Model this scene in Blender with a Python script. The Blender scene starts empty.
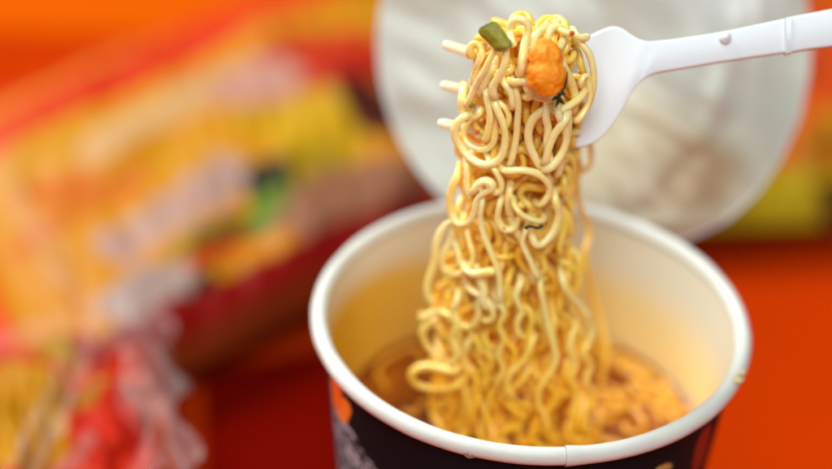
import bpy, bmesh, math, random
import numpy as np
from mathutils import Vector, Matrix, noise
from mathutils.kdtree import KDTree

random.seed(7); rng = np.random.default_rng(11)
SC = bpy.context.scene
COL = SC.collection
R = math.radians

# ------------------------------------------------------------------ camera survey
RIM_Z = 0.100
EL, ROLL = R(33.583), R(2.797)
CAM_F = Vector((0, math.cos(EL), -math.sin(EL)))
_r0 = Vector((1, 0, 0)); _u0 = _r0.cross(CAM_F)
CAM_R = _r0 * math.cos(ROLL) + _u0 * math.sin(ROLL)
CAM_U = _u0 * math.cos(ROLL) - _r0 * math.sin(ROLL)
CAM_P = Vector((0, 0, RIM_Z)) - (CAM_R * 0.02535 - CAM_U * 0.018087 + CAM_F * 0.43374)
FPX = 85 / 36 * 832

def ray(px, py):
    return (CAM_F + CAM_R * ((px - 416) / FPX) - CAM_U * ((py - 234.5) / FPX))

def at(px, py, Y=0.0):                       # point of a sight line at depth Y
    d = ray(px, py); return CAM_P + d * ((Y - CAM_P.y) / d.y)

def at_z(px, py, z=0.0):                     # point of a sight line at height z
    d = ray(px, py); return CAM_P + d * ((z - CAM_P.z) / d.z)

# ------------------------------------------------------------------ object helpers
def tag(o, label=None, cat=None, group=None, kind=None):
    if label: o['label'] = label
    if cat: o['category'] = cat
    if group: o['group'] = group
    if kind: o['kind'] = kind
    return o

def mesh_obj(name, verts, faces, mat, parent=None, smooth=True, cols=None):
    me = bpy.data.meshes.new(name)
    me.from_pydata([tuple(v) for v in verts], [], [tuple(f) for f in faces]); me.update()
    if smooth:
        me.polygons.foreach_set('use_smooth', [True] * len(me.polygons))
    if cols is not None:
        a = me.color_attributes.new('print', 'FLOAT_COLOR', 'POINT')
        c = np.ones((len(verts), 4), np.float32); c[:, :3] = cols
        a.data.foreach_set('color', c.ravel())
    me.materials.append(mat)
    o = bpy.data.objects.new(name, me); COL.objects.link(o)
    if parent: o.parent = parent
    return o

def bm_obj(name, bm, mat, parent=None, smooth=True):
    bmesh.ops.recalc_face_normals(bm, faces=bm.faces[:])
    me = bpy.data.meshes.new(name); bm.to_mesh(me); bm.free()
    if smooth: me.polygons.foreach_set('use_smooth', [True] * len(me.polygons))
    me.materials.append(mat)
    o = bpy.data.objects.new(name, me); COL.objects.link(o)
    if parent: o.parent = parent
    return o

def empty(name, loc=(0, 0, 0)):
    o = bpy.data.objects.new(name, None); o.location = loc; o.empty_display_size = .01
    COL.objects.link(o); return o

def reparent(root):                          # children were modelled in world space
    root_m = Matrix.Translation(root.location)
    for c in root.children: c.matrix_parent_inverse = root_m.inverted()

def srgb(r, g, b):
    f = lambda c: (c / 255) / 12.92 if c / 255 <= .04045 else (((c / 255) + .055) / 1.055) ** 2.4
    return (f(r), f(g), f(b))

# ------------------------------------------------------------------ materials
def mat_new(name):
    m = bpy.data.materials.new(name); m.use_nodes = True
    nt = m.node_tree; b = nt.nodes['Principled BSDF']
    return m, nt, b

def N(nt, t, **kw):
    n = nt.nodes.new(t)
    for k, v in kw.items(): setattr(n, k, v)
    return n

def noise_bump(nt, b, scale, strength, dist=.001, detail=3):
    tc = N(nt, 'ShaderNodeTexCoord'); nz = N(nt, 'ShaderNodeTexNoise')
    nz.inputs['Scale'].default_value = scale; nz.inputs['Detail'].default_value = detail
    nt.links.new(tc.outputs['Object'], nz.inputs['Vector'])
    bp = N(nt, 'ShaderNodeBump'); bp.inputs['Strength'].default_value = strength
    bp.inputs['Distance'].default_value = dist
    nt.links.new(nz.outputs['Fac'], bp.inputs['Height'])
    nt.links.new(bp.outputs['Normal'], b.inputs['Normal'])
    return tc, nz, bp

def simple(name, col, rough=.4, bump=None, vary=.0, vscale=60, sss=0, sssr=(1, .5, .3), scale=.002, coat=0, trans=0, ior=1.45):
    m, nt, b = mat_new(name)
    b.inputs['Base Color'].default_value = (*col, 1); b.inputs['Roughness'].default_value = rough
    b.inputs['IOR'].default_value = ior
    if sss:
        b.inputs['Subsurface Weight'].default_value = sss
        b.inputs['Subsurface Radius'].default_value = sssr
        b.inputs['Subsurface Scale'].default_value = scale
    b.inputs['Coat Weight'].default_value = coat; b.inputs['Coat Roughness'].default_value = 0
    b.inputs['Transmission Weight'].default_value = trans
    if bump: noise_bump(nt, b, *bump)
    if vary:
        tc = N(nt, 'ShaderNodeTexCoord'); nz = N(nt, 'ShaderNodeTexNoise')
        nz.inputs['Scale'].default_value = vscale; nz.inputs['Detail'].default_value = 5
        nt.links.new(tc.outputs['Object'], nz.inputs['Vector'])
        rp = N(nt, 'ShaderNodeValToRGB'); e = rp.color_ramp.elements
        e[0].position = .3; e[1].position = .7
        e[0].color = (*[c * (1 - vary) for c in col], 1); e[1].color = (*[min(1, c * (1 + vary)) for c in col], 1)
        nt.links.new(nz.outputs['Fac'], rp.inputs['Fac']); nt.links.new(rp.outputs['Color'], b.inputs['Base Color'])
    return m

def printed(name, rough=.35, bump=None, coat=.0, sss=0, scale=.002, spec=.5):
    m, nt, b = mat_new(name)
    a = N(nt, 'ShaderNodeVertexColor'); a.layer_name = 'print'
    nt.links.new(a.outputs['Color'], b.inputs['Base Color']); b.inputs['Specular IOR Level'].default_value = spec
    b.inputs['Roughness'].default_value = rough; b.inputs['Coat Weight'].default_value = coat
    if sss:
        b.inputs['Subsurface Weight'].default_value = sss; b.inputs['Subsurface Scale'].default_value = scale
    if bump: noise_bump(nt, b, *bump)
    return m

def noodle_mat(name, c0, c1, c2, weight=.4, low=(1.0, .60, .07), srad=(1, .75, .35), sscale=.0016):
    m, nt, b = mat_new(name)
    tc = N(nt, 'ShaderNodeTexCoord')
    nz = N(nt, 'ShaderNodeTexNoise'); nz.inputs['Scale'].default_value = 120; nz.inputs['Detail'].default_value = 4
    nt.links.new(tc.outputs['Object'], nz.inputs['Vector'])
    rp = N(nt, 'ShaderNodeValToRGB'); e = rp.color_ramp.elements
    e[0].position = .33; e[0].color = (*c0, 1); e[1].position = .62; e[1].color = (*c1, 1)
    nt.links.new(nz.outputs['Fac'], rp.inputs['Fac'])
    # tiny specks of seasoning oil
    vo = N(nt, 'ShaderNodeTexVoronoi'); vo.inputs['Scale'].default_value = 420
    nt.links.new(tc.outputs['Object'], vo.inputs['Vector'])
    n2 = N(nt, 'ShaderNodeTexNoise'); n2.inputs['Scale'].default_value = 230
    nt.links.new(tc.outputs['Object'], n2.inputs['Vector'])
    lt = N(nt, 'ShaderNodeMath', operation='LESS_THAN'); lt.inputs[1].default_value = .17
    nt.links.new(vo.outputs['Distance'], lt.inputs[0])
    gt = N(nt, 'ShaderNodeMath', operation='GREATER_THAN'); gt.inputs[1].default_value = .6
    nt.links.new(n2.outputs['Fac'], gt.inputs[0])
    mu = N(nt, 'ShaderNodeMath', operation='MULTIPLY')
    nt.links.new(lt.outputs[0], mu.inputs[0]); nt.links.new(gt.outputs[0], mu.inputs[1])
    mx = N(nt, 'ShaderNodeMix', data_type='RGBA')
    nt.links.new(mu.outputs[0], mx.inputs['Factor'])
    nt.links.new(rp.outputs['Color'], mx.inputs['A']); mx.inputs['B'].default_value = (*c2, 1)
    nt.links.new(mx.outputs['Result'], b.inputs['Base Color'])
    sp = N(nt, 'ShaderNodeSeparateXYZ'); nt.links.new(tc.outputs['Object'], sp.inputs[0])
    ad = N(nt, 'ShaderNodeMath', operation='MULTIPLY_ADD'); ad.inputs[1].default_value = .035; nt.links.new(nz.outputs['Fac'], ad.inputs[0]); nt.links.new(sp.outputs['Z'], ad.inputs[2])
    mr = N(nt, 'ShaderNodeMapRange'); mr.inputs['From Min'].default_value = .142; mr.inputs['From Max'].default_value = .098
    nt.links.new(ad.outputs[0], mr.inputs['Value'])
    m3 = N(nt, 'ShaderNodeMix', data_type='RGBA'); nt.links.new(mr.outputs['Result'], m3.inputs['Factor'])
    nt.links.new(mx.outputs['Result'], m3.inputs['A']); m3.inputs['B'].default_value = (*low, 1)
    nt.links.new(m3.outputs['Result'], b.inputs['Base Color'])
    b.inputs['Roughness'].default_value = .30
    b.inputs['Subsurface Weight'].default_value = weight
    b.inputs['Subsurface Radius'].default_value = srad
    b.inputs['Subsurface Scale'].default_value = sscale
    b.inputs['Coat Weight'].default_value = .5; b.inputs['Coat Roughness'].default_value = .1
    bp = N(nt, 'ShaderNodeBump'); bp.inputs['Strength'].default_value = .55; bp.inputs['Distance'].default_value = .0004
    n3 = N(nt, 'ShaderNodeTexNoise'); n3.inputs['Scale'].default_value = 650; n3.inputs['Detail'].default_value = 3
    nt.links.new(tc.outputs['Object'], n3.inputs['Vector'])
    nt.links.new(n3.outputs['Fac'], bp.inputs['Height']); nt.links.new(bp.outputs['Normal'], b.inputs['Normal'])
    return m

M = {}
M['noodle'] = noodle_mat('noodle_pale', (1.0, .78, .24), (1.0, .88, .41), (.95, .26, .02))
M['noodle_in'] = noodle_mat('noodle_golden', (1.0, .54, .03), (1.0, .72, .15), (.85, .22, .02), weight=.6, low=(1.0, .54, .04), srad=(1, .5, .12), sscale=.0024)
M['noodle_shaded'] = noodle_mat('noodle_amber_shaded', (.80, .47, .07), (.88, .56, .13), (.70, .18, .02))  # back right strands: shade put into a darker noodle colour
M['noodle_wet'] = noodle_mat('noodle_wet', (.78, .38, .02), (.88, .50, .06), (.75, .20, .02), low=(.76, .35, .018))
M['plastic'] = simple('white_plastic', (.72, .75, .78), .45, (160, .12, .0006), sss=.25, sssr=(1, 1, 1), scale=.001)
M['tine'] = simple('tine_plastic', (.85, .79, .56), .25, (400, .2, .0004), vary=.08, vscale=300, sss=.4, sssr=(1, .9, .6), scale=.0015)
M['rim'] = simple('rim_paper', (.64, .64, .58), .52, (420, .3, .0004), vary=.04, vscale=90)
M['rim_glue'] = simple('rim_residue', (.62, .50, .26), .4)
M['wall_in'] = printed('cup_inside', .33, (700, .1, .0002), coat=.2)
M['wall_out'] = printed('cup_print', .5, spec=.06)
M['lid'] = printed('lid_foil_paper', .38, (55, .35, .0016), sss=.0)
M['lid_edge'] = simple('lid_edge', (.62, .62, .57), .5)
M['carrot'] = simple('carrot', (1.0, .29, .001), .55, (1500, .8, .0006, 6), vary=.10, vscale=420, sss=.05, sssr=(1, .35, .08), scale=.002)
M['scallion'] = printed('scallion', .4, (700, .4, .0003), coat=.2)
M['herb'] = simple('herb', (.012, .045, .012), .45, vary=.4, vscale=500)
M['flake'] = simple('chilli_flake', (.68, .10, .01), .4)
M['flake_g'] = simple('green_flake', (.20, .24, .05), .5)
M['table'] = simple('table_sheet', (.43, .028, .0006), .6, (8, .25, .002), vary=.07, vscale=5)
M['sheet'] = simple('orange_sheet', (.57, .078, .001), .6, (8, .25, .002), vary=.05, vscale=5)
M['patch'] = simple('dark_red_patch', (.14, .0025, .0006), .6, (8, .25, .002), vary=.10, vscale=7)
M['pack'] = printed('pack_print', .5, (40, .25, .002), spec=.1)
for k in ('table', 'sheet', 'patch'): M[k].node_tree.nodes['Principled BSDF'].inputs['Specular IOR Level'].default_value = 0
M['seal_red'] = simple('seal_red', (.62, .035, .008), .3, (60, .4, .002))
M['drop'] = simple('water', (.9, .9, .9), .03, trans=1, ior=1.33)

# broth: orange brown, oily
m, nt, b = mat_new('broth')
tc = N(nt, 'ShaderNodeTexCoord'); nz = N(nt, 'ShaderNodeTexNoise'); nz.inputs['Scale'].default_value = 75; nz.inputs['Detail'].default_value = 5
nt.links.new(tc.outputs['Object'], nz.inputs['Vector'])
rp = N(nt, 'ShaderNodeValToRGB'); e = rp.color_ramp.elements
e[0].position = .35; e[0].color = (.20, .030, .001, 1); e[1].position = .68; e[1].color = (.44, .12, .003, 1)
nt.links.new(nz.outputs['Fac'], rp.inputs['Fac']); nt.links.new(rp.outputs['Color'], b.inputs['Base Color'])
b.inputs['Roughness'].default_value = .26
b.inputs['Subsurface Weight'].default_value = .3; b.inputs['Subsurface Radius'].default_value = (1, .4, .1); b.inputs['Subsurface Scale'].default_value = .004
bp = N(nt, 'ShaderNodeBump'); bp.inputs['Strength'].default_value = .4; bp.inputs['Distance'].default_value = .001
nt.links.new(nz.outputs['Fac'], bp.inputs['Height']); nt.links.new(bp.outputs['Normal'], b.inputs['Normal'])
M['broth'] = m

# clear crinkled film
m, nt, b = mat_new('clear_film')
b.inputs['Base Color'].default_value = (1.0, .86, .80, 1); b.inputs['Roughness'].default_value = .16
b.inputs['Alpha'].default_value = .10; b.inputs['Specular IOR Level'].default_value = .8
b.inputs['Coat Weight'].default_value = .35; b.inputs['Coat Roughness'].default_value = .08
M['film'] = m

# ------------------------------------------------------------------ table
tag(mesh_obj('table', [(-1.5, -1, 0), (1.5, -1, 0), (1.5, 2.2, 0), (-1.5, 2.2, 0)], [(0, 1, 2, 3)], M['table']), kind='structure')

tag(mesh_obj('paper_sheet', [(-1.2, .285, .0006), (1.2, .335, .0006), (1.2, 2.0, .0006), (-1.2, 2.0, .0006), (-1.2, .285, .0001), (1.2, .335, .0001), (1.2, 2.0, .0001), (-1.2, 2.0, .0001)],
    [(0, 1, 2, 3), (4, 7, 6, 5), (0, 4, 5, 1), (1, 5, 6, 2), (2, 6, 7, 3), (3, 7, 4, 0)], M['sheet'], smooth=False), 'plain bright orange sheet covering the table behind the packets', 'paper sheet')

q_ = [at_z(204, 372, .0012), at_z(207, 560, .0012), at_z(425, 560, .0012), at_z(425, 330, .0012)]  # thin dark red quad that darkens the table left of the cup
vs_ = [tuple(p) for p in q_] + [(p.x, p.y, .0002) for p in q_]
tag(mesh_obj('red_patch', vs_, [(0, 1, 2, 3), (7, 6, 5, 4), (0, 4, 5, 1), (1, 5, 6, 2), (2, 6, 7, 3), (3, 7, 4, 0)], M['patch'], smooth=False), 'plain dark red patch lying flat on the table between the cup and the left packets', 'patch')

# ------------------------------------------------------------------ cup
RIM_R = .047
def wall_r(z): return .0365 + (.0458 - .0365) * (z / .0985)
def lathe(name, prof, mat, parent, seg=240, colfn=None, a0=0, a1=2 * math.pi):
    closed = abs(a1 - a0 - 2 * math.pi) < 1e-6
    n = seg if closed else seg + 1
    vs, fs, cs = [], [], []
    for i in range(n):
        a = a0 + (a1 - a0) * i / seg
        for j, (r, z) in enumerate(prof):
            vs.append((r * math.cos(a), r * math.sin(a), z))
            if colfn: cs.append(colfn(a, r, z))
    m = len(prof)
    for i in range(seg):
        k = (i + 1) % n
        for j in range(m - 1):
            fs.append((i * m + j, k * m + j, k * m + j + 1, i * m + j + 1))
    return mesh_obj(name, vs, fs, mat, parent, cols=cs if colfn else None)

cup = empty('noodle_cup', (0, 0, 0))
tag(cup, 'black printed paper noodle cup with white rolled rim and peeled back lid, full of broth', 'cup')

def ang_x(px, py):                            # azimuth (deg) of the outer wall seen at that pixel
    d = ray(px, py); P = CAM_P.copy(); best = None
    for k in range(4000):
        Q = P + d * (.3 + k * .0001)
        if math.hypot(Q.x, Q.y) <= wall_r(Q.z): return math.atan2(Q.y, Q.x), Q.z
    return None
def hsh(i, j): return (math.sin(i * 12.9898 + j * 78.233) * 43758.5453) % 1.0

PR = []                                        # prints on the outside of the cup: (azimuth, z, half width m, half height m, slant, colour)
for px, py, w, h, s, c in [
    (336, 392, .0035, .0060, -.5, (.85, .13, .015)), (343, 410, .0030, .0045, -.9, (.90, .22, .02)),
    (331, 408, .0030, .0028, .2, (.72, .10, .012)), (702, 448, .0034, .0070, .3, (.30, .03, .02)),
    (664, 468, .0022, .0012, .5, (.50, .33, .10)), (655, 480, .0030, .0010, .4, (.50, .33, .10))]:
    q = ang_x(px, py)
    if q: PR.append((q[0], q[1], w, h, s, c))
GREY = ang_x(362, 466) or (R(250), .09)
def out_col(a, r, z):
    c = (.006, .0095, .0125)
    for (pa, pz, w, h, s, pc) in PR:
        da = (a - pa + math.pi) % (2 * math.pi) - math.pi
        u = da * r / w; v = (z - pz) / h
        u += s * v
        if abs(u) < 1 and abs(v) < 1 and abs(u) + abs(v) < 1.5: return pc
    da = (a - GREY[0] + math.pi) % (2 * math.pi) - math.pi
    u = da * r; v = z - GREY[1]
    if -.016 < u < .010 and v < .006 - u * .5 and v > -.05:      # block of small pale printing
        row = math.floor(v / .0011); cell = math.floor((u + row * .0004) / .0008)
        if hsh(cell, row) > .42 and (v / .0011) % 1 < .72: return (.42, .42, .46)
        return (.03, .03, .035)
    if z < .022: return (.55, .06, .01)
    return c
zs = [.004 + (.0965 - .004) * k / 180 for k in range(181)]
lathe('cup_wall', [(wall_r(z), z) for z in zs], M['wall_out'], cup, 560, out_col)
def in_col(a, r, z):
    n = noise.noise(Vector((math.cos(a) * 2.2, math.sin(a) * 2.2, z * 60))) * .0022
    lf = .5 - .5 * math.cos(a - .15)                # oil stain, painted darker and higher on the left wall for its shade
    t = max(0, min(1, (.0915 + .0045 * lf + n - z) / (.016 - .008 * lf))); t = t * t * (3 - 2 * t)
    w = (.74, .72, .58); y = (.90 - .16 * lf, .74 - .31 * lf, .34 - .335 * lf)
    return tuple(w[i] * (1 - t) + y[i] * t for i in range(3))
ri = lambda z: wall_r(z) - .0007
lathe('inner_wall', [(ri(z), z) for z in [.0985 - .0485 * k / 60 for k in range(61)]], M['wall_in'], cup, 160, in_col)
# bottom foot ring and floor
lathe('base', [(.0, .003), (.0362, .003), (.0362, .0), (.0372, .0), (.0372, .005)], simple('base_paper', (.5, .5, .48), .5), cup, 96)
# rolled rim with the overlap step of the side seam
SEAM = ang_x(562, 469)[0]
vs, fs = [], []; seg = 360; ms = 18; rr = .00195
for i in range(seg + 1):
    a = SEAM + 2 * math.pi * i / seg
    k = i / seg
    step = .00028 * math.exp(-((k) / .012) ** 2) if k < .5 else 0
    wob = .00012 * noise.noise(Vector((math.cos(a) * 3, math.sin(a) * 3, 1.3)))
    w2 = 1 + .10 * noise.noise(Vector((math.cos(a) * 7, math.sin(a) * 7, 4.3)))
    for j in range(ms):
        t = 2 * math.pi * j / ms
        r_ = RIM_R - .0003 + (rr * w2 + step) * math.cos(t) * .93; z_ = RIM_Z - .0008 + wob + (rr + step) * math.sin(t)
        vs.append((r_ * math.cos(a), r_ * math.sin(a), z_))
for i in range(seg):
    for j in range(ms):
        fs.append((i * ms + j, (i + 1) * ms + j, (i + 1) * ms + (j + 1) % ms, i * ms + (j + 1) % ms))
rim = mesh_obj('rim', vs, fs, M['rim'], cup)
# residue of glue where the lid was sealed, right side and near the seam
for px, py, s in [(738, 379, 1.3), (742, 372, 1.0)]:
    P = at_z(px, py, RIM_Z + .0012); bm = bmesh.new()
    bmesh.ops.create_icosphere(bm, subdivisions=3, radius=.0011 * s)
    for v in bm.verts:
        v.co *= 1 + .5 * noise.noise(v.co * 1500 + P * 900); v.co.z *= .25; v.co *= .8
        v.co += P
    bm_obj('glue_residue', bm, M['rim_glue'] if px > 700 else M['rim'], rim)

# lid, peeled back and standing behind the cup
LR = .0528
hinge = at(640, 222, .0520)
lid_up = Vector((-.115, math.sin(R(33)), math.cos(R(33)))).normalized()
lid_rt = Vector((1, 0, 0)); lid_rt = (lid_rt - lid_up * lid_rt.dot(lid_up)).normalized()
lid_n = lid_rt.cross(lid_up)                  # towards the back
if lid_n.y > 0: lid_n = -lid_n                # now towards the camera
dc = ray(598, 42); P0 = hinge
LC = CAM_P + dc * ((P0 - CAM_P).dot(lid_n) / dc.dot(lid_n))
LR = 219 / FPX * (LC - CAM_P).dot(CAM_F)
def lid_bend(x, y):
    z = -.010 * (x / LR) ** 2 + .004 * (y / LR) ** 2
    z += .0030 * noise.noise(Vector((x * 34, y * 34, 3)))
    z += .0022 * noise.noise(Vector((x * 90 + y * 60, y * 80, 7)))
    # creases
    for (cx, cy, ang, w, h) in [(.022, -.030, .75, .0030, -.0009), (.030, -.012, 1.2, .003, .0016), (-.030, .0, 1.9, .003, .0013), (.041, .006, 1.5, .0015, .001)]:
        dx, dy = x - cx, y - cy
        p = -dx * math.sin(ang) + dy * math.cos(ang); q = dx * math.cos(ang) + dy * math.sin(ang)
        z += h * math.exp(-(p / w) ** 2) * math.exp(-(q / .018) ** 2)
    return z
vs, fs, cs = [], [], []; nr, na = 70, 200
def lid_pt(r_, a, off=0.0):
    x, y = r_ * math.cos(a), r_ * math.sin(a)
    return LC + lid_rt * x + lid_up * y + lid_n * (lid_bend(x, y) + off)
def lid_col(x, y):
    n = noise.noise(Vector((x * 45, y * 45, 9))) * .5 + noise.noise(Vector((x * 120, y * 120, 2))) * .25
    c = np.array((.56, .565, .49))
    def blob(cx, cy, sx, sy, col, k):
        nonlocal c
        t = ((x - cx) / sx) ** 2 + ((y - cy) / sy) ** 2 + n * .6
        w = k * max(0, min(1, 1.35 - t)); c = c * (1 - w) + np.array(col) * w
    blob(.006, -.036, .036, .022, (.58, .45, .28), .8)
    blob(.016, -.034, .020, .010, (.40, .23, .11), .75)
    blob(-.008, -.022, .022, .018, (.74, .67, .46), .6)
    blob(.034, .020, .016, .020, (.76, .76, .77), .8)
    return c
chord = -(LC - hinge).length
def lid_world(x, y):
    if y >= chord: return LC + lid_rt * x + lid_up * y + lid_n * lid_bend(x, y)
    P = LC + lid_rt * x + lid_up * chord + lid_n * lid_bend(x, chord)
    return P + Vector((0, .0006, -1)) * (chord - y)
for i in range(nr + 1):
    for j in range(na):
        a = 2 * math.pi * j / na; r_ = LR * i / nr
        x, y = r_ * math.cos(a), r_ * math.sin(a)
        vs.append(lid_world(x, y)); cs.append(lid_col(x, y))
for i in range(nr):
    for j in range(na):
        k = (j + 1) % na
        fs.append((i * na + j, (i + 1) * na + j, (i + 1) * na + k, i * na + k))
lid = mesh_obj('lid', vs, fs, M['lid'], cup, cols=cs)
sol = lid.modifiers.new('thick', 'SOLIDIFY'); sol.thickness = .0004; sol.offset = 0
# bright crimped edge of the lid
vs, fs = [], []; ms = 8
for j in range(na):
    a = 2 * math.pi * j / na
    x, y = LR * math.cos(a), LR * math.sin(a)
    c = lid_world(x, y)
    rad = (lid_rt * math.cos(a) + lid_up * math.sin(a))
    for q in range(ms):
        t = 2 * math.pi * q / ms
        vs.append(c + rad * (.0006 * math.cos(t)) + lid_n * (.0005 * math.sin(t)))
for j in range(na):
    for q in range(ms):
        fs.append((j * ms + q, ((j + 1) % na) * ms + q, ((j + 1) % na) * ms + (q + 1) % ms, j * ms + (q + 1) % ms))
mesh_obj('lid_edge', vs, fs, M['lid_edge'], lid)

# ------------------------------------------------------------------ broth
BZ = .0672
vs, fs = [(0, 0, BZ)], []; nr, na = 60, 160
for i in range(1, nr + 1):
    for j in range(na):
        a = 2 * math.pi * j / na; r_ = (ri(BZ) + .0001) * i / nr
        x, y = r_ * math.cos(a), r_ * math.sin(a)
        z = BZ + .0007 * noise.noise(Vector((x * 110, y * 110, 0))) + (.0006 * math.exp(-(nr - i) / 1.2))
        vs.append((x, y, z))
for j in range(na): fs.append((0, 1 + j, 1 + (j + 1) % na))
for i in range(nr - 1):
    for j in range(na):
        k = (j + 1) % na; fs.append((1 + i * na + j, 1 + (i + 1) * na + j, 1 + (i + 1) * na + k, 1 + i * na + k))
tag(mesh_obj('broth', vs, fs, M['broth']), 'orange brown oily broth filling the lower part of the cup', 'broth')

# ------------------------------------------------------------------ fork
fork = empty('plastic_fork', at(590, 90, 0))
tag(fork, 'white disposable plastic fork holding up the noodles, its handle leaving to the right', 'fork')
FY = .004
# fork plane: faces the camera, leaning; px -> point of that plane
FP = at(590, 88, FY); FN = Vector((.05, -.80, .60)).normalized()
def fk(px, py, off=0.0, bend=0.0):
    d = ray(px, py); P = CAM_P + d * ((FP - CAM_P).dot(FN) / d.dot(FN))
    return P + FN * (off + bend)
def f_bend(px):                               # profile of the fork along its length
    if px > 640: return .002 + (px - 640) * .00001
    t = (640 - px) / 200
    return .002 - .006 * math.sin(min(1, t * 1.6) * math.pi / 2 * 1.0) * 1.0 + .004 * max(0, t - .5)
def slab(name, up, lo, th, mat, parent, dish=None, bev=.0009):
    # up, lo: pixel outlines (same count, left to right); rounded-edge slab with a cross section
    vs, fs = [], []
    prof = []
    nn = 20
    for i in range(len(up)):
        (ux, uy), (lx, ly) = up[i], lo[i]
        U = fk(ux, uy, 0, f_bend(ux)); L = fk(lx, ly, 0, f_bend(lx))
        w = (U - L); W = w.length; w = w / max(W, 1e-9)
        for k in range(nn):
            t = 2 * math.pi * k / nn
            c, s = math.cos(t), math.sin(t)
            e = .28
            cc = math.copysign(abs(c) ** e, c); ss = math.copysign(abs(s) ** .75, s)
            x = cc * (W / 2)
            # keep round edges of constant radius
            hw = W / 2; x = math.copysign(max(0, hw - bev) + bev * abs(c) ** .6, c) if abs(c) > .28 else c / .28 * max(0, hw - bev)
            y = (th / 2) * (1 if abs(c) <= .28 else math.sqrt(max(0, 1 - ((abs(c) - .28) / .72) ** 2.2))) * (1 if s > 0 else -1)
            dd = 0
            if dish: dd = -dish(ux) * (1 - (x / max(hw, 1e-6)) ** 2)
            vs.append((U + L) / 2 + w * x + FN * (y + dd))
    m = len(up)
    for i in range(m - 1):
        for k in range(nn):
            fs.append((i * nn + k, (i + 1) * nn + k, (i + 1) * nn + (k + 1) % nn, i * nn + (k + 1) % nn))
    fs.append(tuple(range(nn))[::-1]); fs.append(tuple((m - 1) * nn + k for k in range(nn)))
    return mesh_obj(name, vs, fs, mat, parent)
def resample(pts, n):
    P = np.array(pts, float); out = []
    # catmull-rom then arc-length
    Q = np.vstack([2 * P[0] - P[1], P, 2 * P[-1] - P[-2]]); D = []
    for i in range(1, len(Q) - 2):
        for t in np.linspace(0, 1, 12, endpoint=False):
            D.append(.5 * ((2 * Q[i]) + (-Q[i - 1] + Q[i + 1]) * t + (2 * Q[i - 1] - 5 * Q[i] + 4 * Q[i + 1] - Q[i + 2]) * t * t + (-Q[i - 1] + 3 * Q[i] - 3 * Q[i + 1] + Q[i + 2]) * t ** 3))
    D.append(P[-1]); D = np.array(D); s = np.r_[0, np.cumsum(np.linalg.norm(np.diff(D, axis=0), axis=1))]
    x = np.linspace(0, s[-1], n)
    return np.stack([np.interp(x, s, D[:, k]) for k in range(D.shape[1])], -1)
up = resample([(569, 40), (576, 38), (584, 36), (592, 34), (600, 30.5), (608, 27.5), (615, 27), (622, 29.5), (629, 35), (636, 40), (643, 42.5), (652, 43), (680, 40), (720, 34), (750, 28), (781, 21.5)], 60)
lo = resample([(560, 143), (570, 146), (580, 147), (589, 145), (598, 140.5), (606, 133), (613, 124), (619, 114), (625, 103.5), (631, 93), (637, 85), (645, 79), (655, 75), (680, 71), (720, 64.5), (781, 56)], 60)
slab('head', up, lo, .0021, M['plastic'], fork, dish=lambda px: .0022 * max(0, min(1, (640 - px) / 40)), bev=.0011)
up = resample([(780, 21), (800, 17.5), (832, 11.5), (900, -1), (1010, -20)], 30)
lo = resample([(781, 57), (800, 53.5), (832, 49.5), (900, 40), (1010, 25)], 30)
slab('handle', up, lo, .0026, M['plastic'], fork, bev=.0010)
# raised lip of the folding joint
slab('joint_lip', resample([(779.5, 22), (781, 21.4), (783.5, 21), (785, 20.6)], 6), resample([(780.5, 58), (782, 57.5), (784.5, 57), (786, 56.6)], 6), .0034, M['plastic'], fork, bev=.0004)
# locking peg
C0 = fk(721, 41, 0, f_bend(721)); bm = bmesh.new()
bmesh.ops.create_cone(bm, cap_ends=True, segments=32, radius1=.00125, radius2=.0011, depth=.0022)
bmesh.ops.bevel(bm, geom=[e for e in bm.edges if e.calc_face_angle(0) > .6], offset=.0004, segments=3, affect='EDGES')
rot = Vector((0, 0, 1)).rotation_difference((FN + CAM_R * .1).normalized()).to_matrix().to_4x4()
bmesh.ops.transform(bm, matrix=Matrix.Translation(C0 + FN * .0016) @ rot, verts=bm.verts)
bm_obj('peg', bm, M['plastic'], fork)
# tines
def tube(points, radii, sides=12, flat=1.0, cap=True, roll=0.0):
    P = [Vector(p) for p in points]; n = len(P); vs, fs = [], []
    T = [(P[min(i + 1, n - 1)] - P[max(i - 1, 0)]).normalized() for i in range(n)]
    nv = T[0].orthogonal().normalized()
    if roll: nv = Matrix.Rotation(roll, 3, T[0]) @ nv
    for i in range(n):
        if i: nv = (nv - T[i] * nv.dot(T[i])).normalized()
        bv = T[i].cross(nv); r_ = radii[i] if hasattr(radii, '__len__') else radii
        for k in range(sides):
            t = 2 * math.pi * k / sides
            jr = 1 + .07 * noise.noise(P[i] * 900 + Vector((math.cos(t), math.sin(t), 0)))
            vs.append(P[i] + nv * (r_ * jr * math.cos(t)) + bv * (r_ * jr * flat * math.sin(t)))
    for i in range(n - 1):
        for k in range(sides):
            fs.append((i * sides + k, i * sides + (k + 1) % sides, (i + 1) * sides + (k + 1) % sides, (i + 1) * sides + k))
    if cap:
        r0 = (radii[0] if hasattr(radii, '__len__') else radii); r1 = (radii[-1] if hasattr(radii, '__len__') else radii)
        vs.append(P[0] - T[0] * r0 * .35); vs.append(P[-1] + T[-1] * r1 * .35); a, b = len(vs) - 2, len(vs) - 1
        for k in range(sides):
            fs.append((a, (k + 1) % sides, k)); fs.append((b, (n - 1) * sides + k, (n - 1) * sides + (k + 1) % sides))
    return vs, fs
TINES = []
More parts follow.
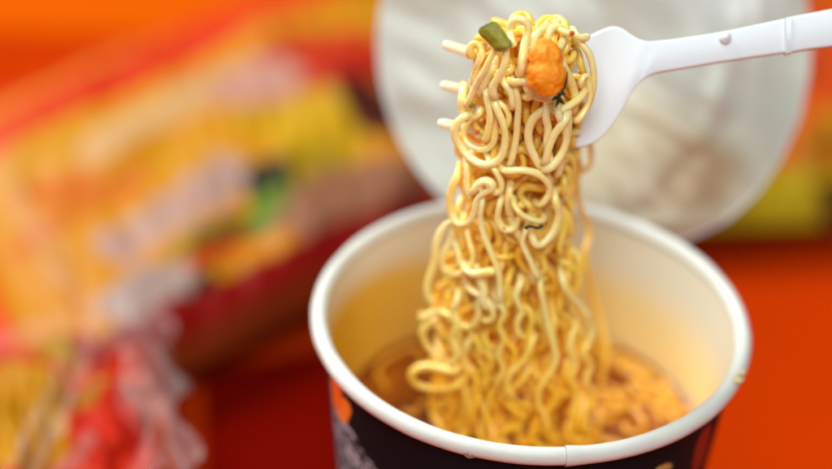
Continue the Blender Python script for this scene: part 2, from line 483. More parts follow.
for (x0, y0, x1, y1, x2, y2) in [(445, 41, 500, 58, 577, 52), (442.5, 82, 500, 94, 577, 92), (440, 120.5, 500, 131, 574, 130)]:
    pts = resample([(x0, y0), ((x0 + x1) / 2, y0 * .47 + y1 * .53), (x1, y1), ((x1 + x2) / 2, (y1 + y2) / 2 + 1), (x2, y2)], 30)
    W = [fk(p[0], p[1], 0, f_bend(max(p[0], 560)) + (-.0003 if p[0] > 500 else -.0003 - (500 - p[0]) * .00002)) for p in pts]
    rad = [.00105 * min(1, .72 + .28 * math.sqrt(min(1, i / 1.0))) + .0004 * (i / 30) for i in range(30)]
    v, f = tube(W, rad, 14, .9); mesh_obj('tine', v, f, M['tine'], fork); TINES.append(W)
reparent(fork)

# ------------------------------------------------------------------ noodles: bundle envelope
ENV = [(17, 524, 30), (26, 526, 52), (45, 528, 60), (75, 530, 62), (110, 525, 62), (150, 517, 64), (200, 512, 64), (250, 512, 70), (290, 511, 78), (330, 510, 83), (370, 509, 86), (400, 512, 90), (440, 516, 94)]
EZ, EX, EA = [], [], []
for (py, px, hw) in ENV:
    P = at(px, py, 0.0); EZ.append(P.z); EX.append(P.x); EA.append(hw * (P - CAM_P).dot(CAM_F) / FPX)
EZ = np.array(EZ)[::-1]; EX = np.array(EX)[::-1]; EA = np.array(EA)[::-1]
def env(z):
    xc = np.interp(z, EZ, EX); a = np.interp(z, EZ, EA); b = np.minimum(a * .82, .0125)
    return xc, a - .001, b - .001
def front_y(px, py):
    P = at(px, py, -.009)
    xc, a, b = env(P.z); u = float((P.x - xc) / a); u = max(-.97, min(.97, u))
    return -float(b) * math.sqrt(1 - u * u) * .95

# strands traced on the front of the bundle: (layer, points); they dive inwards at both ends
TR = [
 (1, [(489, 88), (491, 100), (494, 118), (496, 134), (492, 146), (483, 150.5), (472, 148), (464.5, 139), (463.5, 127), (469, 118), (480, 115)]),
 (2, [(495, 103), (498, 112), (503, 122), (505.5, 134), (504, 150), (499, 161), (491, 165.5), (481, 164.5), (470, 158), (461, 148), (455.5, 139), (454, 127), (460, 119), (468, 116)]),
 (2, [(486, 92), (488, 104), (491, 115), (489, 129), (486, 140)]),
 (1, [(494, 99), (501, 103), (507, 109), (510, 117), (507, 126), (500, 132)]),
 (2, [(513, 88), (516, 100), (517.5, 114), (517, 130), (514.5, 148), (510, 165)]),
 (2, [(556, 106), (547, 109.5), (537, 114), (530, 123), (528, 139), (532, 152), (539, 163), (546, 173), (549, 181)]),
 (3, [(547, 111), (545, 121), (550, 128), (546, 140), (549, 155), (554, 168)]),
 (4, [(566, 116), (559, 126), (552, 138), (548, 150), (545, 164)]),
 (4, [(558, 114), (563, 124), (567, 136), (564, 150), (556, 162), (546, 171)]),
 (2, [(570, 118), (568, 134), (566, 148), (561, 161), (558, 175)]),
 (3, [(505, 172), (514, 170), (525, 170), (537, 173), (546, 179), (550.5, 189), (547, 199), (540, 206)]),
 (2, [(491, 166), (497, 172), (501, 179), (502.5, 189), (497, 195), (491, 190)]),
 (3, [(474, 192), (477, 184), (485, 180), (493, 182), (494, 190), (484, 192), (478, 200), (475, 212), (471, 221), (463, 225), (455, 220), (450, 209), (450, 197), (453, 185), (458, 176)]),
 (2, [(466, 163), (467, 175), (466, 186), (469, 198)]),
 (3, [(481, 200), (480, 219), (484.5, 237), (491, 252), (496.5, 268), (500, 288), (499, 300)]),
 (2, [(462, 223), (451, 222), (441, 230), (435.5, 245), (435, 260), (430, 275), (426.5, 291), (431, 304)]),
 (2, [(452, 222), (452, 238), (446, 250), (441, 262), (446, 272), (457, 274.5), (468, 267), (474, 255), (470, 245)]),
 (1, [(454, 228), (453, 242), (460, 254), (460, 266)]),
 (1, [(510, 190), (508, 205), (512, 222), (520, 238), (528, 254), (533.5, 272), (534, 283)]),
 (3, [(555, 200), (559, 212), (555, 229), (546, 241), (537, 248), (533, 240)]),
 (4, [(516, 209), (523, 216), (533, 220), (541, 222)]),
 (3, [(527, 229), (521, 241), (526, 252), (532, 264), (537, 277)]),
 (2, [(501, 203), (497, 213), (499, 225), (507, 232), (514, 228)]),
 (3, [(468, 272), (477, 275), (488, 271), (497, 272)]),
 (2, [(478, 276), (484, 288), (482, 300), (488, 310), (498, 306), (499, 296)]),
 (3, [(521, 74), (523, 56), (526, 38), (530, 27), (525, 19.5), (516, 18), (510, 23), (509, 34), (512, 46)]),
 (2, [(536, 60), (533, 44), (537, 32), (545, 30)]),
 (3, [(473, 84), (474, 74), (477, 64), (483, 53), (481, 45), (473, 42), (468, 48), (471, 57)]),
 (3, [(497, 46), (490, 59), (484, 72), (477, 84), (472, 95), (468, 104)]),
 (3, [(506, 50), (505, 64), (499, 77), (492, 87), (494, 98)]),
 (2, [(547, 42), (547, 32), (553, 25.5), (561, 27.5), (565, 35), (561, 44), (557, 54)]),
 (3, [(562, 31), (570, 34), (578, 36), (584, 40)]),
 (2, [(578, 40), (587, 49), (592, 62), (594, 78), (592, 94), (587, 108)]),
 (3, [(581, 86), (581, 77), (588, 74), (589, 86), (591, 98), (585, 110), (577, 122)]),
 (2, [(504, 82), (511, 88), (516, 98), (514, 108)]),
 (3, [(513, 84), (521, 80), (530, 82), (534, 92), (528, 99)]),
 (3, [(527, 88), (532, 98), (541, 97), (550, 101)]),
 (3, [(582, 96), (573, 103), (566, 110), (556, 112)]),
 (1, [(463, 96), (462, 108), (467, 120)]),
 (2, [(560, 60), (566, 72), (572, 84), (576, 98), (572, 110)]),
 (2, [(478, 95), (484, 86), (487, 75), (494, 68)]),
 (1, [(424, 321), (430, 312), (442, 312), (452, 318), (461, 328), (455, 340)]),
 (1, [(438, 318), (426, 323), (422, 334), (427, 346), (437, 355), (440, 368)]),
 (2, [(456, 371), (440, 368), (424, 366), (412, 371), (411, 381), (422, 387), (440, 390), (458, 386)]),
 (2, [(470, 290), (481, 296), (492, 306), (494, 318), (486, 322)]),
 (1, [(479, 300), (478, 318), (470, 328), (460, 326)]),
 (2, [(540, 286), (545, 312), (551, 337), (556, 360), (549, 373), (540, 386), (537, 401), (545, 416), (549, 432)]),
 (1, [(532, 342), (523, 361), (510, 372), (506, 385), (512, 397)]),
 (1, [(562, 280), (568, 294), (580, 306), (586, 318)]),
 (2, [(458, 300), (452, 312), (460, 324), (452, 338), (459, 352), (451, 366)]),
 (2, [(497, 300), (505, 312), (498, 326), (505, 340), (497, 354), (504, 368), (496, 384)]),
 (1, [(520, 285), (514, 298), (523, 310), (515, 324), (522, 338)]),
 (0, [(590, 340), (582, 354), (592, 366), (584, 380), (594, 394), (588, 410)]),
 (0, [(440, 352), (447, 362), (443, 376), (447, 392), (440, 410)]),
 (0, [(470, 340), (462, 354), (468, 368), (462, 384), (468, 400), (462, 418)]),
 (0, [(575, 330), (568, 346), (576, 362), (570, 378), (577, 396), (570, 416)]),
]
def dens(P, step):
    P = np.array(P, float); L = np.linalg.norm(np.diff(P, axis=0), axis=1).sum()
    return resample(P, max(4, int(L / step) + 1))
H = .0012
S = []                                         # strands: dict(P, pin, kind)
for lay, pts in TR:
    W = []
    for (px, py) in pts:
        W.append(np.array(at(px, py, front_y(px, py) - lay * .0015 + .0010)))
    a = W[0] + (W[0] - W[1]) / (np.linalg.norm(W[0] - W[1]) + 1e-9) * .0010 + np.array((0, .0035, -.0005)); a2 = a + np.array((0, .0055, -.003))
    b = W[-1] + (W[-1] - W[-2]) / (np.linalg.norm(W[-1] - W[-2]) + 1e-9) * .0010 + np.array((0, .0035, -.0005)); b2 = b + np.array((0, .0055, -.003))
    S.append(dict(P=dens([a2, a] + W + [b, b2], H), pin=1, kind='front'))

# strands trailing further back on the right
BACK = [
 (.016, [(566, 120), (572, 140), (570, 158), (576, 176), (577, 192), (580, 208), (588, 221), (590, 238), (584, 253), (588, 270), (592, 288), (597, 312), (603, 330), (605, 356), (600, 385)]),
 (.018, [(586, 128), (590, 145), (591, 160), (586, 171), (579, 170), (577, 156), (579, 140)]),
 (.014, [(570, 170), (562, 186), (570, 202), (566, 222), (558, 240), (562, 256), (577, 254), (586, 262), (579, 275), (572, 290), (578, 308), (574, 330)]),
 (.012, [(574, 150), (580, 168), (574, 186), (568, 204), (573, 224), (566, 244), (570, 266), (566, 284), (574, 306), (582, 330), (580, 356)]),
 (.015, [(562, 140), (570, 160), (565, 182), (572, 200), (567, 216)]),
]
for Y, pts in BACK:
    S.append(dict(P=dens([np.array(at(px, py, Y + .002 * math.sin(i * 1.3))) for i, (px, py) in enumerate(pts)], H), pin=1, kind='back'))

# free strands: looped over the tines, waves set by the way instant noodles are cut
def macro(e1, e2, top, low1, low2):
    pts = []
    def leg(e, z0, z1, n):
        out = []
        for k in range(n):
            z = z0 + (z1 - z0) * k / (n - 1); xc, a, b = env(z)
            out.append(np.array((xc + a * e[0], b * e[1] + .001, z)))
        return out
    L1 = leg(e1, low1, top - .003, 9); L2 = leg(e2, top - .003, low2, 9)
    mid = (L1[-1] + L2[0]) / 2; mid[2] = top
    return resample(L1 + [mid] + L2, 400)
def wave(M_, theta_hi, theta_lo, L, seed):
    r = np.random.default_rng(seed)
    seg = np.linalg.norm(np.diff(M_, axis=0), axis=1); s = np.r_[0, np.cumsum(seg)]; tot = s[-1]
    out = []; u = 0; lat = 0; t = r.uniform(0, 6.28); psi = r.uniform(0, 6.28); ds = H
    guard = 0
    dps = r.uniform(-1, 1)
    while u < tot and guard < 900:
        guard += 1
        P = np.array([np.interp(u, s, M_[:, k]) for k in range(3)])
        i = min(len(M_) - 2, int(np.searchsorted(s, max(u, 1e-6))) - 1); T = M_[i + 1] - M_[i]; T /= np.linalg.norm(T) + 1e-9
        A = np.cross(T, (0.2, 1, .1)); A /= np.linalg.norm(A) + 1e-9; B = np.cross(T, A)
        n = A * math.cos(psi) + B * math.sin(psi)
        out.append(P + n * lat)
        hi = np.clip((P[2] - .10) / .05, 0, 1); Th = theta_lo + (theta_hi - theta_lo) * hi
        th = Th * math.sin(t)
        u += ds * math.cos(th); lat += ds * math.sin(th); lat *= .985
        t += 2 * math.pi * ds / (L * (1 + .15 * math.sin(u * 300 + seed)))
        if r.random() < .02: dps = r.uniform(-1, 1)
        psi += dps * ds * 90
        if u < 0: u = 0
    return np.array(out)
topz = float(EZ[-1]) - .002
tz = [float(at(500, y, 0).z) for y in (45, 92, 131)]
NF = 22
for k in range(NF):
    r = np.random.default_rng(100 + k)
    a1 = r.uniform(0, 6.28); a2 = a1 + r.uniform(1.4, 4.5); q1, q2 = math.sqrt(r.uniform(.1, .9)), math.sqrt(r.uniform(.1, .9))
    e1 = (q1 * math.cos(a1), q1 * math.sin(a1)); e2 = (q2 * math.cos(a2), q2 * math.sin(a2))
    top = [topz - .003, tz[0] + .004, tz[1] + .005, tz[2] + .005][k % 4] - r.uniform(0, .003)
    low1 = BZ - .003; low2 = BZ - .003 if k % 3 else r.uniform(.09, .13)
    S.append(dict(P=wave(macro(e1, e2, top, low1, low2), r.uniform(1.3, 1.75), r.uniform(.75, 1.15), r.uniform(.020, .027), k), pin=0, kind='free'))
for k in range(9):                             # extra lower strands that only just leave the broth
    r = np.random.default_rng(300 + k)
    a1 = r.uniform(0, 6.28); q1 = math.sqrt(r.uniform(.2, 1))
    top = r.uniform(.105, .135)
    a2 = a1 + r.uniform(-1.2, 1.2)
    S.append(dict(P=wave(macro((q1 * math.cos(a1), q1 * math.sin(a1)), (q1 * math.cos(a2), q1 * math.sin(a2)), top, BZ - .003, BZ - .003), 1.3, 1.05, r.uniform(.022, .028), 50 + k), pin=0, kind='free'))

# relax: keep lengths and curls, push strands apart, keep them inside the bundle
X = np.vstack([s['P'] for s in S]); X0 = X.copy()
sid = np.concatenate([[i] * len(s['P']) for i, s in enumerate(S)]); pin = np.concatenate([[s['pin']] * len(s['P']) for s in S]).astype(bool)
idx = np.arange(len(X))
def link(k):
    a = idx[:-k]; b = idx[k:]; ok = sid[a] == sid[b]; a, b = a[ok], b[ok]
    return a, b, np.linalg.norm(X0[a] - X0[b], axis=1)
LK = [link(1), link(2), link(4)]
TN = np.vstack([np.array([tuple(p) for p in t]) for t in TINES])
w = np.where(pin, .25, 1.0)
DM = .00162
for it in range(46):
    if it % 2 == 0:
        kd = KDTree(len(X))
        for i, p in enumerate(X): kd.insert(p, i)
        kd.balance(); A, B = [], []
        for i, p in enumerate(X):
            for (co, j, d) in kd.find_range(p, DM * 1.15):
                if j > i and (sid[i] != sid[j] or j - i > 4): A.append(i); B.append(j)
        A = np.array(A); B = np.array(B)
    if len(A):
        d = X[B] - X[A]; l = np.linalg.norm(d, axis=1) + 1e-9; push = np.maximum(0, DM - l) * .5 / l
        corr = d * push[:, None]; wa = w[A] / (w[A] + w[B]); wb = 1 - wa
        acc = np.zeros_like(X); cnt = np.zeros(len(X))
        np.add.at(acc, A, -corr * 2 * wa[:, None]); np.add.at(acc, B, corr * 2 * wb[:, None]); np.add.at(cnt, A, 1); np.add.at(cnt, B, 1)
        X += acc / np.maximum(1, cnt * .5)[:, None]
    for a, b, L0 in LK:
        d = X[b] - X[a]; l = np.linalg.norm(d, axis=1) + 1e-9; c = d * ((l - L0) / l * .5)[:, None] * .7
        wa = w[a] / (w[a] + w[b])
        acc = np.zeros_like(X); np.add.at(acc, a, c * 2 * wa[:, None]); np.add.at(acc, b, -c * 2 * (1 - wa)[:, None]); X += acc * .5
    # tines
    for q in TN[::3]:
        d = X - q; l = np.linalg.norm(d, axis=1); m_ = l < .0021
        X[m_] += d[m_] / l[m_][:, None] * (.0021 - l[m_])[:, None] * .6
    X[pin] += (X0[pin] - X[pin]) * .25
    xc, a, b = env(X[:, 2]); u = (X[:, 0] - xc) / a; v = (X[:, 1] - .0015) / b; q = np.sqrt(u * u + v * v)
    out = (~pin) & (q > 1)
    X[out, 0] = xc[out] + (X[out, 0] - xc[out]) / q[out]; X[out, 1] = .0015 + (X[out, 1] - .0015) / q[out]
    X[:, 2] = np.where(pin, X[:, 2], np.minimum(X[:, 2], topz - .001))
print('noodle nodes', len(X))

def smooth(P, n):
    for _ in range(n): P[1:-1] = P[1:-1] * .5 + (P[:-2] + P[2:]) * .25
    return P
made = {}
for i, s in enumerate(S):
    P = X[sid == i].copy(); P = smooth(P, 2)
    if len(P) < 5: continue
    Q = dens(P, .00055); r = np.random.default_rng(900 + i)
    rad0 = r.uniform(.00074, .00094)
    if s['kind'] == 'back': rad0 *= .88
    n = len(Q); rad = [rad0 * (1 + .06 * math.sin(k * .11 + i) + .09 * noise.noise(Vector((k * .09, i * 3.1, 0)))) * min(1, .55 + .45 * min(k, n - 1 - k) / 2.0) for k in range(n)]
    v, f = tube(Q, rad, 10, r.uniform(.72, .95), roll=r.uniform(0, 3))
    mt = {'front': 'noodle', 'free': 'noodle_in', 'back': 'noodle_shaded'}[s['kind']]
    o = mesh_obj('noodle_strand', v, f, M[mt])
    if s['kind'] == 'front': tag(o, 'pale yellow curly noodle on the near face of the bundle lifted by the fork', 'noodle', 'noodles curled on the near face of the lifted bundle')
    elif s['kind'] == 'free': tag(o, 'wavy noodle looped deep inside the lifted bundle, between fork and broth', 'noodle', 'noodles inside the lifted bundle')
    else: tag(o, 'thin noodle tinted darker amber as shade, trailing behind the right side of the lifted bundle', 'noodle', 'darker noodles trailing behind the bundle')

# noodles lying in the broth
for k in range(64):
    r = np.random.default_rng(700 + k)
    ang = r.uniform(0, 6.28); q = math.sqrt(r.uniform(0, 1)) * .030
    if k % 6: cx, cy = .014 + r.uniform(-.022, .026), r.uniform(-.030, .026)
    else: cx, cy = q * math.cos(ang), q * math.sin(ang)
    hd = r.uniform(0, 6.28); L = r.uniform(.015, .021); t = r.uniform(0, 6.28); P = []; x, y = cx, cy; Th = r.uniform(1.1, 1.7)
    for j in range(int(r.uniform(35, 80))):
        th = hd + Th * math.sin(t); x += H * math.cos(th); y += H * math.sin(th); t += 2 * math.pi * H / L
        hd += r.uniform(-.06, .06)
        rr_ = math.hypot(x, y)
        if rr_ > .0400: x *= .0400 / rr_; y *= .0400 / rr_; hd += .12
        P.append((x, y, BZ - .0009 + .0014 * math.sin(j * .09 + k) + .0008 * r.uniform(-1, 1) * .3 + (.0012 if k % 3 == 0 else 0)))
    P = smooth(np.array(P), 3); Q = dens(P, .0007)
    v, f = tube(Q, .00088, 8, .9)
    tag(mesh_obj('broth_noodle', v, f, M['noodle_wet']), 'curly orange soaked noodle lying half sunk in the broth inside the cup', 'noodle', 'noodles lying in the broth')

# ------------------------------------------------------------------ garnishes
def front_at(px, py, lay): return at(px, py, front_y(px, py) - lay * .0015 + .0010)
# carrot lump
c0 = front_at(546, 68, 5.6); bm = bmesh.new(); bmesh.ops.create_icosphere(bm, subdivisions=5, radius=1)
right, upv, nrm = CAM_R, CAM_U, -CAM_F
for v in bm.verts:
    d = v.co.normalized(); x, y, z = d
    hw = .0036 + (.0004 if y < 0 else 0)
    waist = 1 - .15 * math.exp(-((y - .12) / .16) ** 2)
    n1 = noise.noise(d * 2.1 + Vector((3, 1, 5))) * .16 + noise.noise(d * 5 + Vector((1, 7, 2))) * .08 + noise.noise(d * 11) * .05 + noise.noise(d * 28) * .03
    px_ = x * hw * waist * (1 + n1) - (.0003 * y); py_ = y * .0056 * (1 + n1 * .5); pz_ = z * .0030 * waist * (1 + n1)
    v.co = c0 + right * (px_ + .0006 * (-y) * -.3) + upv * py_ + nrm * pz_
tag(bm_obj('carrot_piece', bm, M['carrot']), 'bright orange knobbly piece of carrot stuck on the noodles near the top of the fork', 'vegetable piece')
# scallion piece
base = [(476.5, 30), (495.5, 20.5), (512.5, 41.5), (510, 46), (499.5, 53.5)]
c0 = front_at(494, 37, 5)
A0 = front_at(486, 25, 5.2); A1 = front_at(506, 48.5, 4.6); ax = (A1 - A0); wv = (front_at(495.5, 20.5, 5) - front_at(476.5, 30, 5))
vs, fs, cs = [], [], []; nu, nv_ = 24, 12
for side in (0, 1):
    for i in range(nu):
        for j in range(nv_):
            u, vv = i / (nu - 1), j / (nv_ - 1)
            wsc = (1.0 - .12 * u) * (1 - .30 * abs(2 * u - 1) ** 7) + .05 * math.sin(u * 7)
            P = A0 + ax * u + wv * (vv - .5) * wsc + nrm * (.0011 * (1 - (2 * vv - 1) ** 2) + .0003 * noise.noise(Vector((u * 4, vv * 4, 1)))) - nrm * side * .0020
            ed = min(u, 1 - u, vv, 1 - vv)
            vs.append(P); t = .5 + .5 * noise.noise(Vector((u * 6, vv * 3, 4)))
            s_ = math.exp(-(((u - .35) / .09) ** 2 + ((vv - .6) / .13) ** 2)) + math.exp(-(((u - .78) / .10) ** 2 + ((vv - .55) / .2) ** 2))
            c = np.array((.15, .15, .006)) * (1 - t) + np.array((.25, .23, .012)) * t
            if ed < .05: c = np.array((.16, .20, .02))
            c = c * (1 - .75 * min(1, s_)) + np.array((.30, .12, .012)) * .75 * min(1, s_); cs.append(c)
o_ = nu * nv_
for i in range(nu - 1):
    for j in range(nv_ - 1):
        a = i * nv_ + j; fs.append((a, a + 1, a + nv_ + 1, a + nv_)); fs.append((o_ + a, o_ + a + nv_, o_ + a + nv_ + 1, o_ + a + 1))
for i in range(nu - 1):
    for j in (0, nv_ - 1):
        a = i * nv_ + j; fs.append((a, a + nv_, o_ + a + nv_, o_ + a))
for j in range(nv_ - 1):
    for i in (0, nu - 1):
        a = i * nv_ + j; fs.append((a, a + 1, o_ + a + 1, o_ + a))
tag(mesh_obj('scallion_piece', vs, fs, M['scallion'], cols=cs), 'olive green flat piece of scallion lying on the top left of the noodles', 'vegetable piece')
# dark herb below the carrot: sprig with leaflets
def joined(parts): 
    V, F = [], []
    for v, f in parts:
        k = len(V); V += list(v); F += [tuple(i + k for i in q) for q in f]
    return V, F
def fpath(pts, lay): return [front_at(x, y, lay) for x, y in pts]
parts = [tube(dens(fpath([(566, 72), (565, 83), (561, 92), (557, 99)], 5.2), .0004), .00042, 8)]
for pts in [[(557, 96), (558, 102), (555, 108)], [(558, 96), (561, 101), (565, 104)], [(556, 96), (553, 100), (551, 100)], [(559, 95), (562, 93), (566, 94)]]:
    q = dens(fpath(pts, 5.6), .0003); n = len(q)
    parts.append(tube(q, [.00050 * math.sin(math.pi * (.15 + .83 * k / max(1, n - 1))) for k in range(n)], 8, .5))
v, f = joined(parts)
tag(mesh_obj('herb_sprig', v, f, M['herb']), 'tiny dark green herb sprig with pointed leaflets just below the carrot piece', 'herb')
q = dens(fpath([(526, 228.5), (528, 226.5), (533, 227), (538, 228), (542, 225.5)], 5.2), .0002); n = len(q)
v, f = tube(q, [.00036 + .00030 * (abs(2 * k / (n - 1) - .9)) ** 2 for k in range(n)], 10, .6)
tag(mesh_obj('chive_bit', v, f, M['herb']), 'short dark green bit of chive stuck halfway down the lifted noodles', 'herb')
def flake(px, py, lay, s, mat, label):
    P = front_at(px, py, lay); bm = bmesh.new(); bmesh.ops.create_icosphere(bm, subdivisions=2, radius=.00035 * s)
    for v_ in bm.verts:
        v_.co *= 1 + .6 * noise.noise(v_.co * 3000 + P * 500); v_.co = P + v_.co
    tag(bm_obj('seasoning_flake', bm, M[mat]), label, 'flake')
flake(572, 33, 4.0, 1.5, 'flake', 'small orange red chilli flake on the noodle at the top right of the bundle')
flake(477.5, 132, 1.2, 1.4, 'flake', 'small red brown chilli flake inside the big noodle ring at left')
flake(472, 106, 3.0, 1.4, 'flake_g', 'tiny green seasoning flake between the second and third tine tips')
flake(578, 71, 3.2, .7, 'rim', 'tiny white crumb on the noodles to the right of the carrot piece')
flake(511, 73, 3.2, .7, 'rim', 'tiny white crumb on the noodles to the left of the carrot piece')
# drop of water on the outside of the rim
P = at(473, 452.5, -.0455); a = ang_x(473, 458)[0]
bm = bmesh.new(); bmesh.ops.create_uvsphere(bm, u_segments=32, v_segments=16, radius=1)
P = Vector(((RIM_R + .0010) * math.cos(a), (RIM_R + .0010) * math.sin(a), RIM_Z - .0016))
for v_ in bm.verts: v_.co = P + Vector((v_.co.x * .0013, v_.co.y * .0009, v_.co.z * .0008))
tag(bm_obj('water_drop', bm, M['drop']), 'clear water drop clinging to the front of the white cup rim', 'drop')

# ------------------------------------------------------------------ instant noodle packets behind
def pack(name, corners, height, base, feats, label, cat, nu=150, nv=110, seal=.05, seal_mat='seal_red', wrink=1.0, seed=0, strip=None, edges=None):
    """corners: table points near-left, near-right, far-right, far-left; feats painted in that plane"""
    c = [Vector(p) for p in corners]
    root = empty(name, (c[0] + c[1] + c[2] + c[3]) / 4)
    tag(root, label, cat, 'flavoured noodle packets lying behind the cup')
    def pos(u, v): return (c[0] * (1 - u) + c[1] * u) * (1 - v) + (c[3] * (1 - u) + c[2] * u) * v
    vs, fs, cs = [], [], []
    for side in (0, 1):
        for i in range(nu):
            for j in range(nv):
                u, v = i / (nu - 1), j / (nv - 1); P = pos(u, v)
                k = (1 - abs(2 * u - 1) ** 5) ** .6 * (1 - abs(2 * v - 1) ** 4) ** .5
                z = height * .5 + (height * .5 * k if side == 0 else -height * .46 * k)
                if side == 0: z += wrink * (.004 * noise.noise(Vector((u * 7, v * 6, seed))) + .0018 * noise.noise(Vector((u * 25, v * 9, seed + 3)))) * k
                vs.append(Vector((P.x, P.y, max(.001, P.z + z))))
                col = np.array(base)
                if side == 0 and edges and v < edges[2]: col = np.array(strip)
                elif side == 0 and edges and v < edges[0] + .012 * noise.noise(Vector((u * 9, 1, seed))): col = np.array((.34, .004, .003))
                elif side == 0 and edges and v > 1 - edges[1]: col = np.array((.95, .05, .006))
                elif side == 0:
                    x, y = P.x, P.y
                    for (fx, fy, hx, hy, ang, fc, rag) in feats:
                        dx, dy = x - fx, y - fy
                        p = dx * math.cos(ang) + dy * math.sin(ang); q = -dx * math.sin(ang) + dy * math.cos(ang)
                        n = rag * noise.noise(Vector((x * 60, y * 60, seed + fx * 100)))
                        if (abs(p) / hx) ** 3 + (abs(q) / hy) ** 3 + n < 1: col = np.array(fc)
                elif strip is not None: col = np.array(strip)
                cs.append(col * (np.array((.52, .42, .36)) if col[2] > .1 else np.array((.54, .42, .06))))
    o_ = nu * nv
    for i in range(nu - 1):
        for j in range(nv - 1):
            a = i * nv + j; fs.append((a, a + nv, a + nv + 1, a + 1)); fs.append((o_ + a, o_ + a + 1, o_ + a + nv + 1, o_ + a + nv))
    for i in range(nu - 1):
        for j in (0, nv - 1):
            a = i * nv + j; fs.append((a, a + nv, o_ + a + nv, o_ + a))
    for j in range(nv - 1):
        for i in (0, nu - 1):
            a = i * nv + j; fs.append((a, a + 1, o_ + a + 1, o_ + a))
    mesh_obj('wrapper', vs, fs, M['pack'], root, cols=cs)
    for (e0, e1) in ((0, -seal), (1, 1 + seal)):
        vs, fs = [], []; n = 60
        for j in range(n):
            v = j / (n - 1)
            for q in range(6):
                u = e0 + (e1 - e0) * q / 5; P = pos(u, v)
                for dz in (.0, .0006):
                    vs.append(Vector((P.x, P.y, P.z + height * .5 * (1 - q / 8) + dz + .0022 * math.sin(v * 40) * q / 5 + .0005 * math.sin(q * 3))))
        for j in range(n - 1):
            for q in range(5):
                a = (j * 6 + q) * 2
                fs.append((a, a + 2, a + 14, a + 12)); fs.append((a + 1, a + 13, a + 15, a + 3))
        mesh_obj('end_seal', vs, fs, M[seal_mat], root)
    reparent(root); return root

def F(z, lst):
    """survey: features given by where they show, turned into table coordinates at height z"""
    out = []
    for (px, py, hw, hh, ang, col, rag) in lst:
        P = at_z(px, py, z); Pu = at_z(px + hw * math.cos(R(ang)), py - hw * math.sin(R(ang)), z)
        Pv = at_z(px - hh * math.sin(R(ang)), py - hh * math.cos(R(ang)), z)
        d = Pu - P; out.append((P.x, P.y, d.length, abs(d.x * (Pv - P).y - d.y * (Pv - P).x) / d.length, math.atan2(d.y, d.x), col, rag))
    return out
ORANGE = (.86, .30, .015); YEL = (.88, .50, .02)
h1 = .028
f1 = F(h1, [
    (60, 140, 420, 26, 25, (.90, .46, .02), .3),
    (60, 98, 420, 17, 24, (.95, .05, .006), .1),            # red band at the far side
    (330, 55, 60, 34, 20, (.80, .09, .06), .2),
    (240, 85, 62, 20, 12, (.80, .45, .38), .5),              # pale oval
    (150, 120, 70, 18, 28, (.92, .62, .28), .8),
    (130, 178, 120, 12, 28, (.85, .26, .09), .6),            # red script
    (60, 182, 40, 12, 5, (.86, .20, .05), .4),
    (300, 130, 70, 36, 20, (.84, .58, .03), .8),
    (215, 160, 60, 34, 20, (.88, .45, .02), .5),
    (340, 180, 60, 30, -25, (.55, .42, .05), 1.0),
    (372, 100, 34, 26, -60, (.10, .008, .008), .8), (345, 60, 50, 14, 15, (.75, .03, .03), .6),  # first one: shadow of the gap towards the lid, painted onto the wrapper
    (360, 205, 90, 46, 22, (.46, .22, .13), 1.0),            # noodle picture
    (270, 185, 24, 16, 20, (.02, .015, .03), .8),
    (265, 203, 28, 18, 60, (.16, .34, .02), .9),
    (215, 235, 36, 20, 40, (.34, .30, .05), .8),
    (120, 245, 16, 19, 30, (.75, .52, .50), .3), (148, 227, 15, 19, 30, (.78, .58, .55), .3), (176, 209, 15, 19, 30, (.76, .56, .55), .3),
    (204, 191, 15, 19, 30, (.72, .54, .54), .3), (230, 172, 15, 19, 30, (.66, .50, .50), .3),
    (190, 262, 70, 7, 30, (.70, .05, .01), .5),
    (155, 288, 44, 30, 30, (.55, .46, .44), .8), (190, 305, 30, 20, 60, (.35, .30, .30), .7),
(212, 283, 20, 15, 60, (.03, .02, .015), .9), (266, 172, 20, 15, 40, (.02, .015, .03), .8), (222, 222, 30, 9, 35, (.09, .08, .04), .8),
    (255, 262, 36, 14, 20, (.80, .38, .02), .6),
    (245, 322, 190, 20, 28, (.75, .02, .006), .2),           # red near border
])
c1 = [at_z(20, 430, .0), at_z(372, 262, .0), at_z(420, 55, .0), at_z(-70, 170, .0)]
# corners chosen so that the far edge runs along the red diagonal
c1 = [at_z(60, 478, 0), at_z(440, 275, 0), at_z(395, -12, 0), at_z(-70, 165, 0)]
pack('noodle_packet', c1, h1, (.90, .42, .006), f1, 'large yellow and orange noodle packet with red borders lying left behind the cup', 'packet', strip=(.30, .038, .01), seed=2, edges=(.10, .10, .036))  # brown strip: shade of the near edge and underside put into the colour

h2 = .034
f2 = F(h2, [
    (20, 420, 60, 60, 30, (.80, .42, .01), .6), (60, 350, 24, 22, 20, (.60, .40, .03), 1.0), (85, 400, 20, 40, -40, (.70, .42, .10), .9),
    (18, 345, 12, 50, 30, (.80, .01, .012), .2), (120, 430, 50, 45, 10, (.85, .03, .015), .5), (150, 390, 20, 26, 10, (.85, .30, .25), .9),
    (75, 455, 16, 30, -40, (.75, .2, .18), .8), (90, 350, 14, 12, 0, (.55, .03, .03), .8), (170, 440, 14, 40, 10, (.80, .10, .05), .7)])
c2 = [at_z(-60, 680, 0), at_z(215, 620, 0), at_z(160, 405, 0), at_z(-90, 425, 0)]
pack('noodle_packet', c2, h2, (.84, .05, .015), f2, 'crumpled red and yellow packet in clear film at the near left', 'packet', wrink=2.2, seed=5, strip=(.55, .05, .01), nu=110, nv=110)

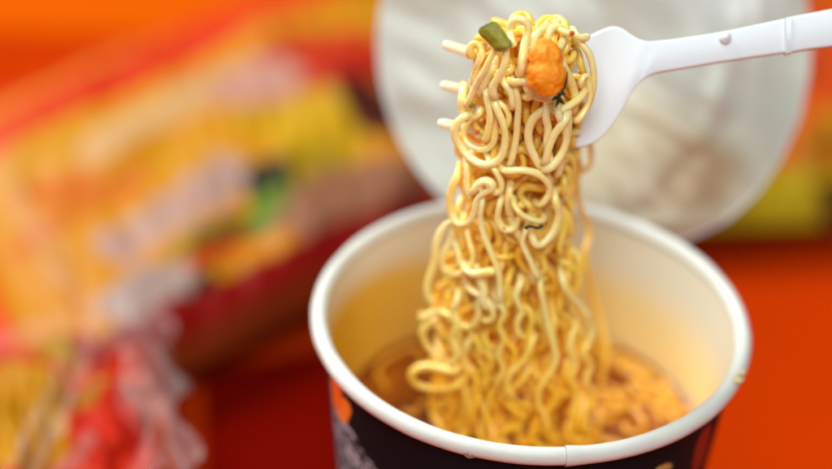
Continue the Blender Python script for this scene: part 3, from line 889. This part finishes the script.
h3 = .025
f3 = F(h3, [
    (790, 200, 90, 45, 20, (.56, .46, .01), .8), (800, 235, 60, 16, 5, (.42, .42, .02), .6), (850, 190, 26, 20, 0, (.12, .05, .01), .6),
    (825, 140, 24, 26, 60, (.50, .20, .01), .8), (832, 60, 40, 60, 0, (.78, .10, .01), .4), (840, 120, 14, 10, 0, (.75, .45, .05), .5)])
c3 = [at_z(640, 262, 0), at_z(980, 252, 0), at_z(940, -60, 0), at_z(640, -20, 0)]
pack('noodle_packet', c3, h3, (.82, .16, .01), f3, 'green, yellow and red noodle packet lying behind the right edge of the lid', 'packet', seed=9, strip=(.5, .12, .01))

# crumpled clear film standing up between the two left packets
def film(name, pts, width, label, seed):
    n = 60; m_ = 14; P = resample(pts, n); vs, fs = [], []
    for i in range(n):
        p = Vector(P[i][:3]); t = Vector(P[min(i + 1, n - 1)][:3]) - Vector(P[max(i - 1, 0)][:3]); t.normalize()
        side = t.cross(Vector((0, -.4, 1))).normalized(); up_ = side.cross(t)
        for j in range(m_):
            q = (j / (m_ - 1) - .5)
            wdt = width * (.7 + .5 * noise.noise(Vector((i * .12, 0, seed))))
            vs.append(p + side * q * wdt + up_ * (.005 * noise.noise(Vector((i * .16, q * 5, seed + 1))) + .004 * math.sin(q * 9 + i * .12)))
    for i in range(n - 1):
        for j in range(m_ - 1):
            a = i * m_ + j; fs.append((a, a + 1, a + m_ + 1, a + m_))
    o = mesh_obj(name, vs, fs, M['film'])
    tag(o, label, 'film')
film('film_strip', [at_z(x, y, z) for x, y, z in [(-10, 150, .034), (25, 215, .042), (60, 275, .045), (95, 310, .045)]], .009, 'clear wrapper fold running down the left side of the yellow packet', 1)
film('film_strip', [at_z(x, y, z) for x, y, z in [(-20, 350, .042), (25, 335, .046), (75, 320, .048), (120, 300, .045), (150, 285, .04)]], .010, 'clear wrapper fold above the crumpled red packet at left', 2)
film('film_strip', [at_z(x, y, z) for x, y, z in [(110, 300, .045), (88, 345, .050), (70, 390, .05), (45, 430, .05), (15, 480, .05)]], .013, 'long glossy clear wrapper fold across the crumpled red packet', 3)
film('film_strip', [at_z(x, y, z) for x, y, z in [(125, 300, .04), (140, 340, .048), (150, 375, .05), (160, 420, .05), (165, 480, .05)]], .020, 'wide crinkled clear wrapper on the right side of the crumpled red packet', 4)

# ------------------------------------------------------------------ light
def area(name, loc, target, size, power, col):
    l = bpy.data.lights.new(name, 'AREA'); l.shape = 'RECTANGLE'; l.size, l.size_y = size; l.energy = power; l.color = col
    o = bpy.data.objects.new(name, l); COL.objects.link(o); o.location = loc
    o.rotation_euler = (Vector(target) - Vector(loc)).to_track_quat('-Z', 'Y').to_euler(); return o
area('window_light', (-1.55, 1.25, 1.8), (0, .05, .08), (1.5, 1.5), 98, (.96, 1, .99))
area('front_fill', (.0, -1.2, 1.7), (0, 0, .1), (1.2, .9), 31, (.93, 1, .995))  # unseen fill added in front to brighten the noodles
wd = bpy.data.worlds.new('World'); SC.world = wd; wd.use_nodes = True
wd.node_tree.nodes['Background'].inputs['Color'].default_value = (.92, .98, 1, 1)
wd.node_tree.nodes['Background'].inputs['Strength'].default_value = .2

# ------------------------------------------------------------------ camera
cd = bpy.data.cameras.new('camera'); co = bpy.data.objects.new('camera', cd); COL.objects.link(co)
cd.lens = 85; cd.sensor_width = 36; cd.clip_start = .01; cd.clip_end = 50
co.matrix_world = Matrix(((CAM_R.x, CAM_U.x, -CAM_F.x, CAM_P.x), (CAM_R.y, CAM_U.y, -CAM_F.y, CAM_P.y), (CAM_R.z, CAM_U.z, -CAM_F.z, CAM_P.z), (0, 0, 0, 1)))
cd.dof.use_dof = True; cd.dof.focus_distance = (front_at(520, 130, 3) - CAM_P).dot(CAM_F); cd.dof.aperture_fstop = 4.4
print('focus', cd.dof.focus_distance)
SC.camera = co
SC.view_settings.view_transform = 'Standard'; SC.view_settings.look = 'None'; SC.view_settings.exposure = 0.1; SC.view_settings.gamma = 1
SC.cycles.use_denoising = True
SC.cycles.max_bounces = 12; SC.cycles.diffuse_bounces = 9
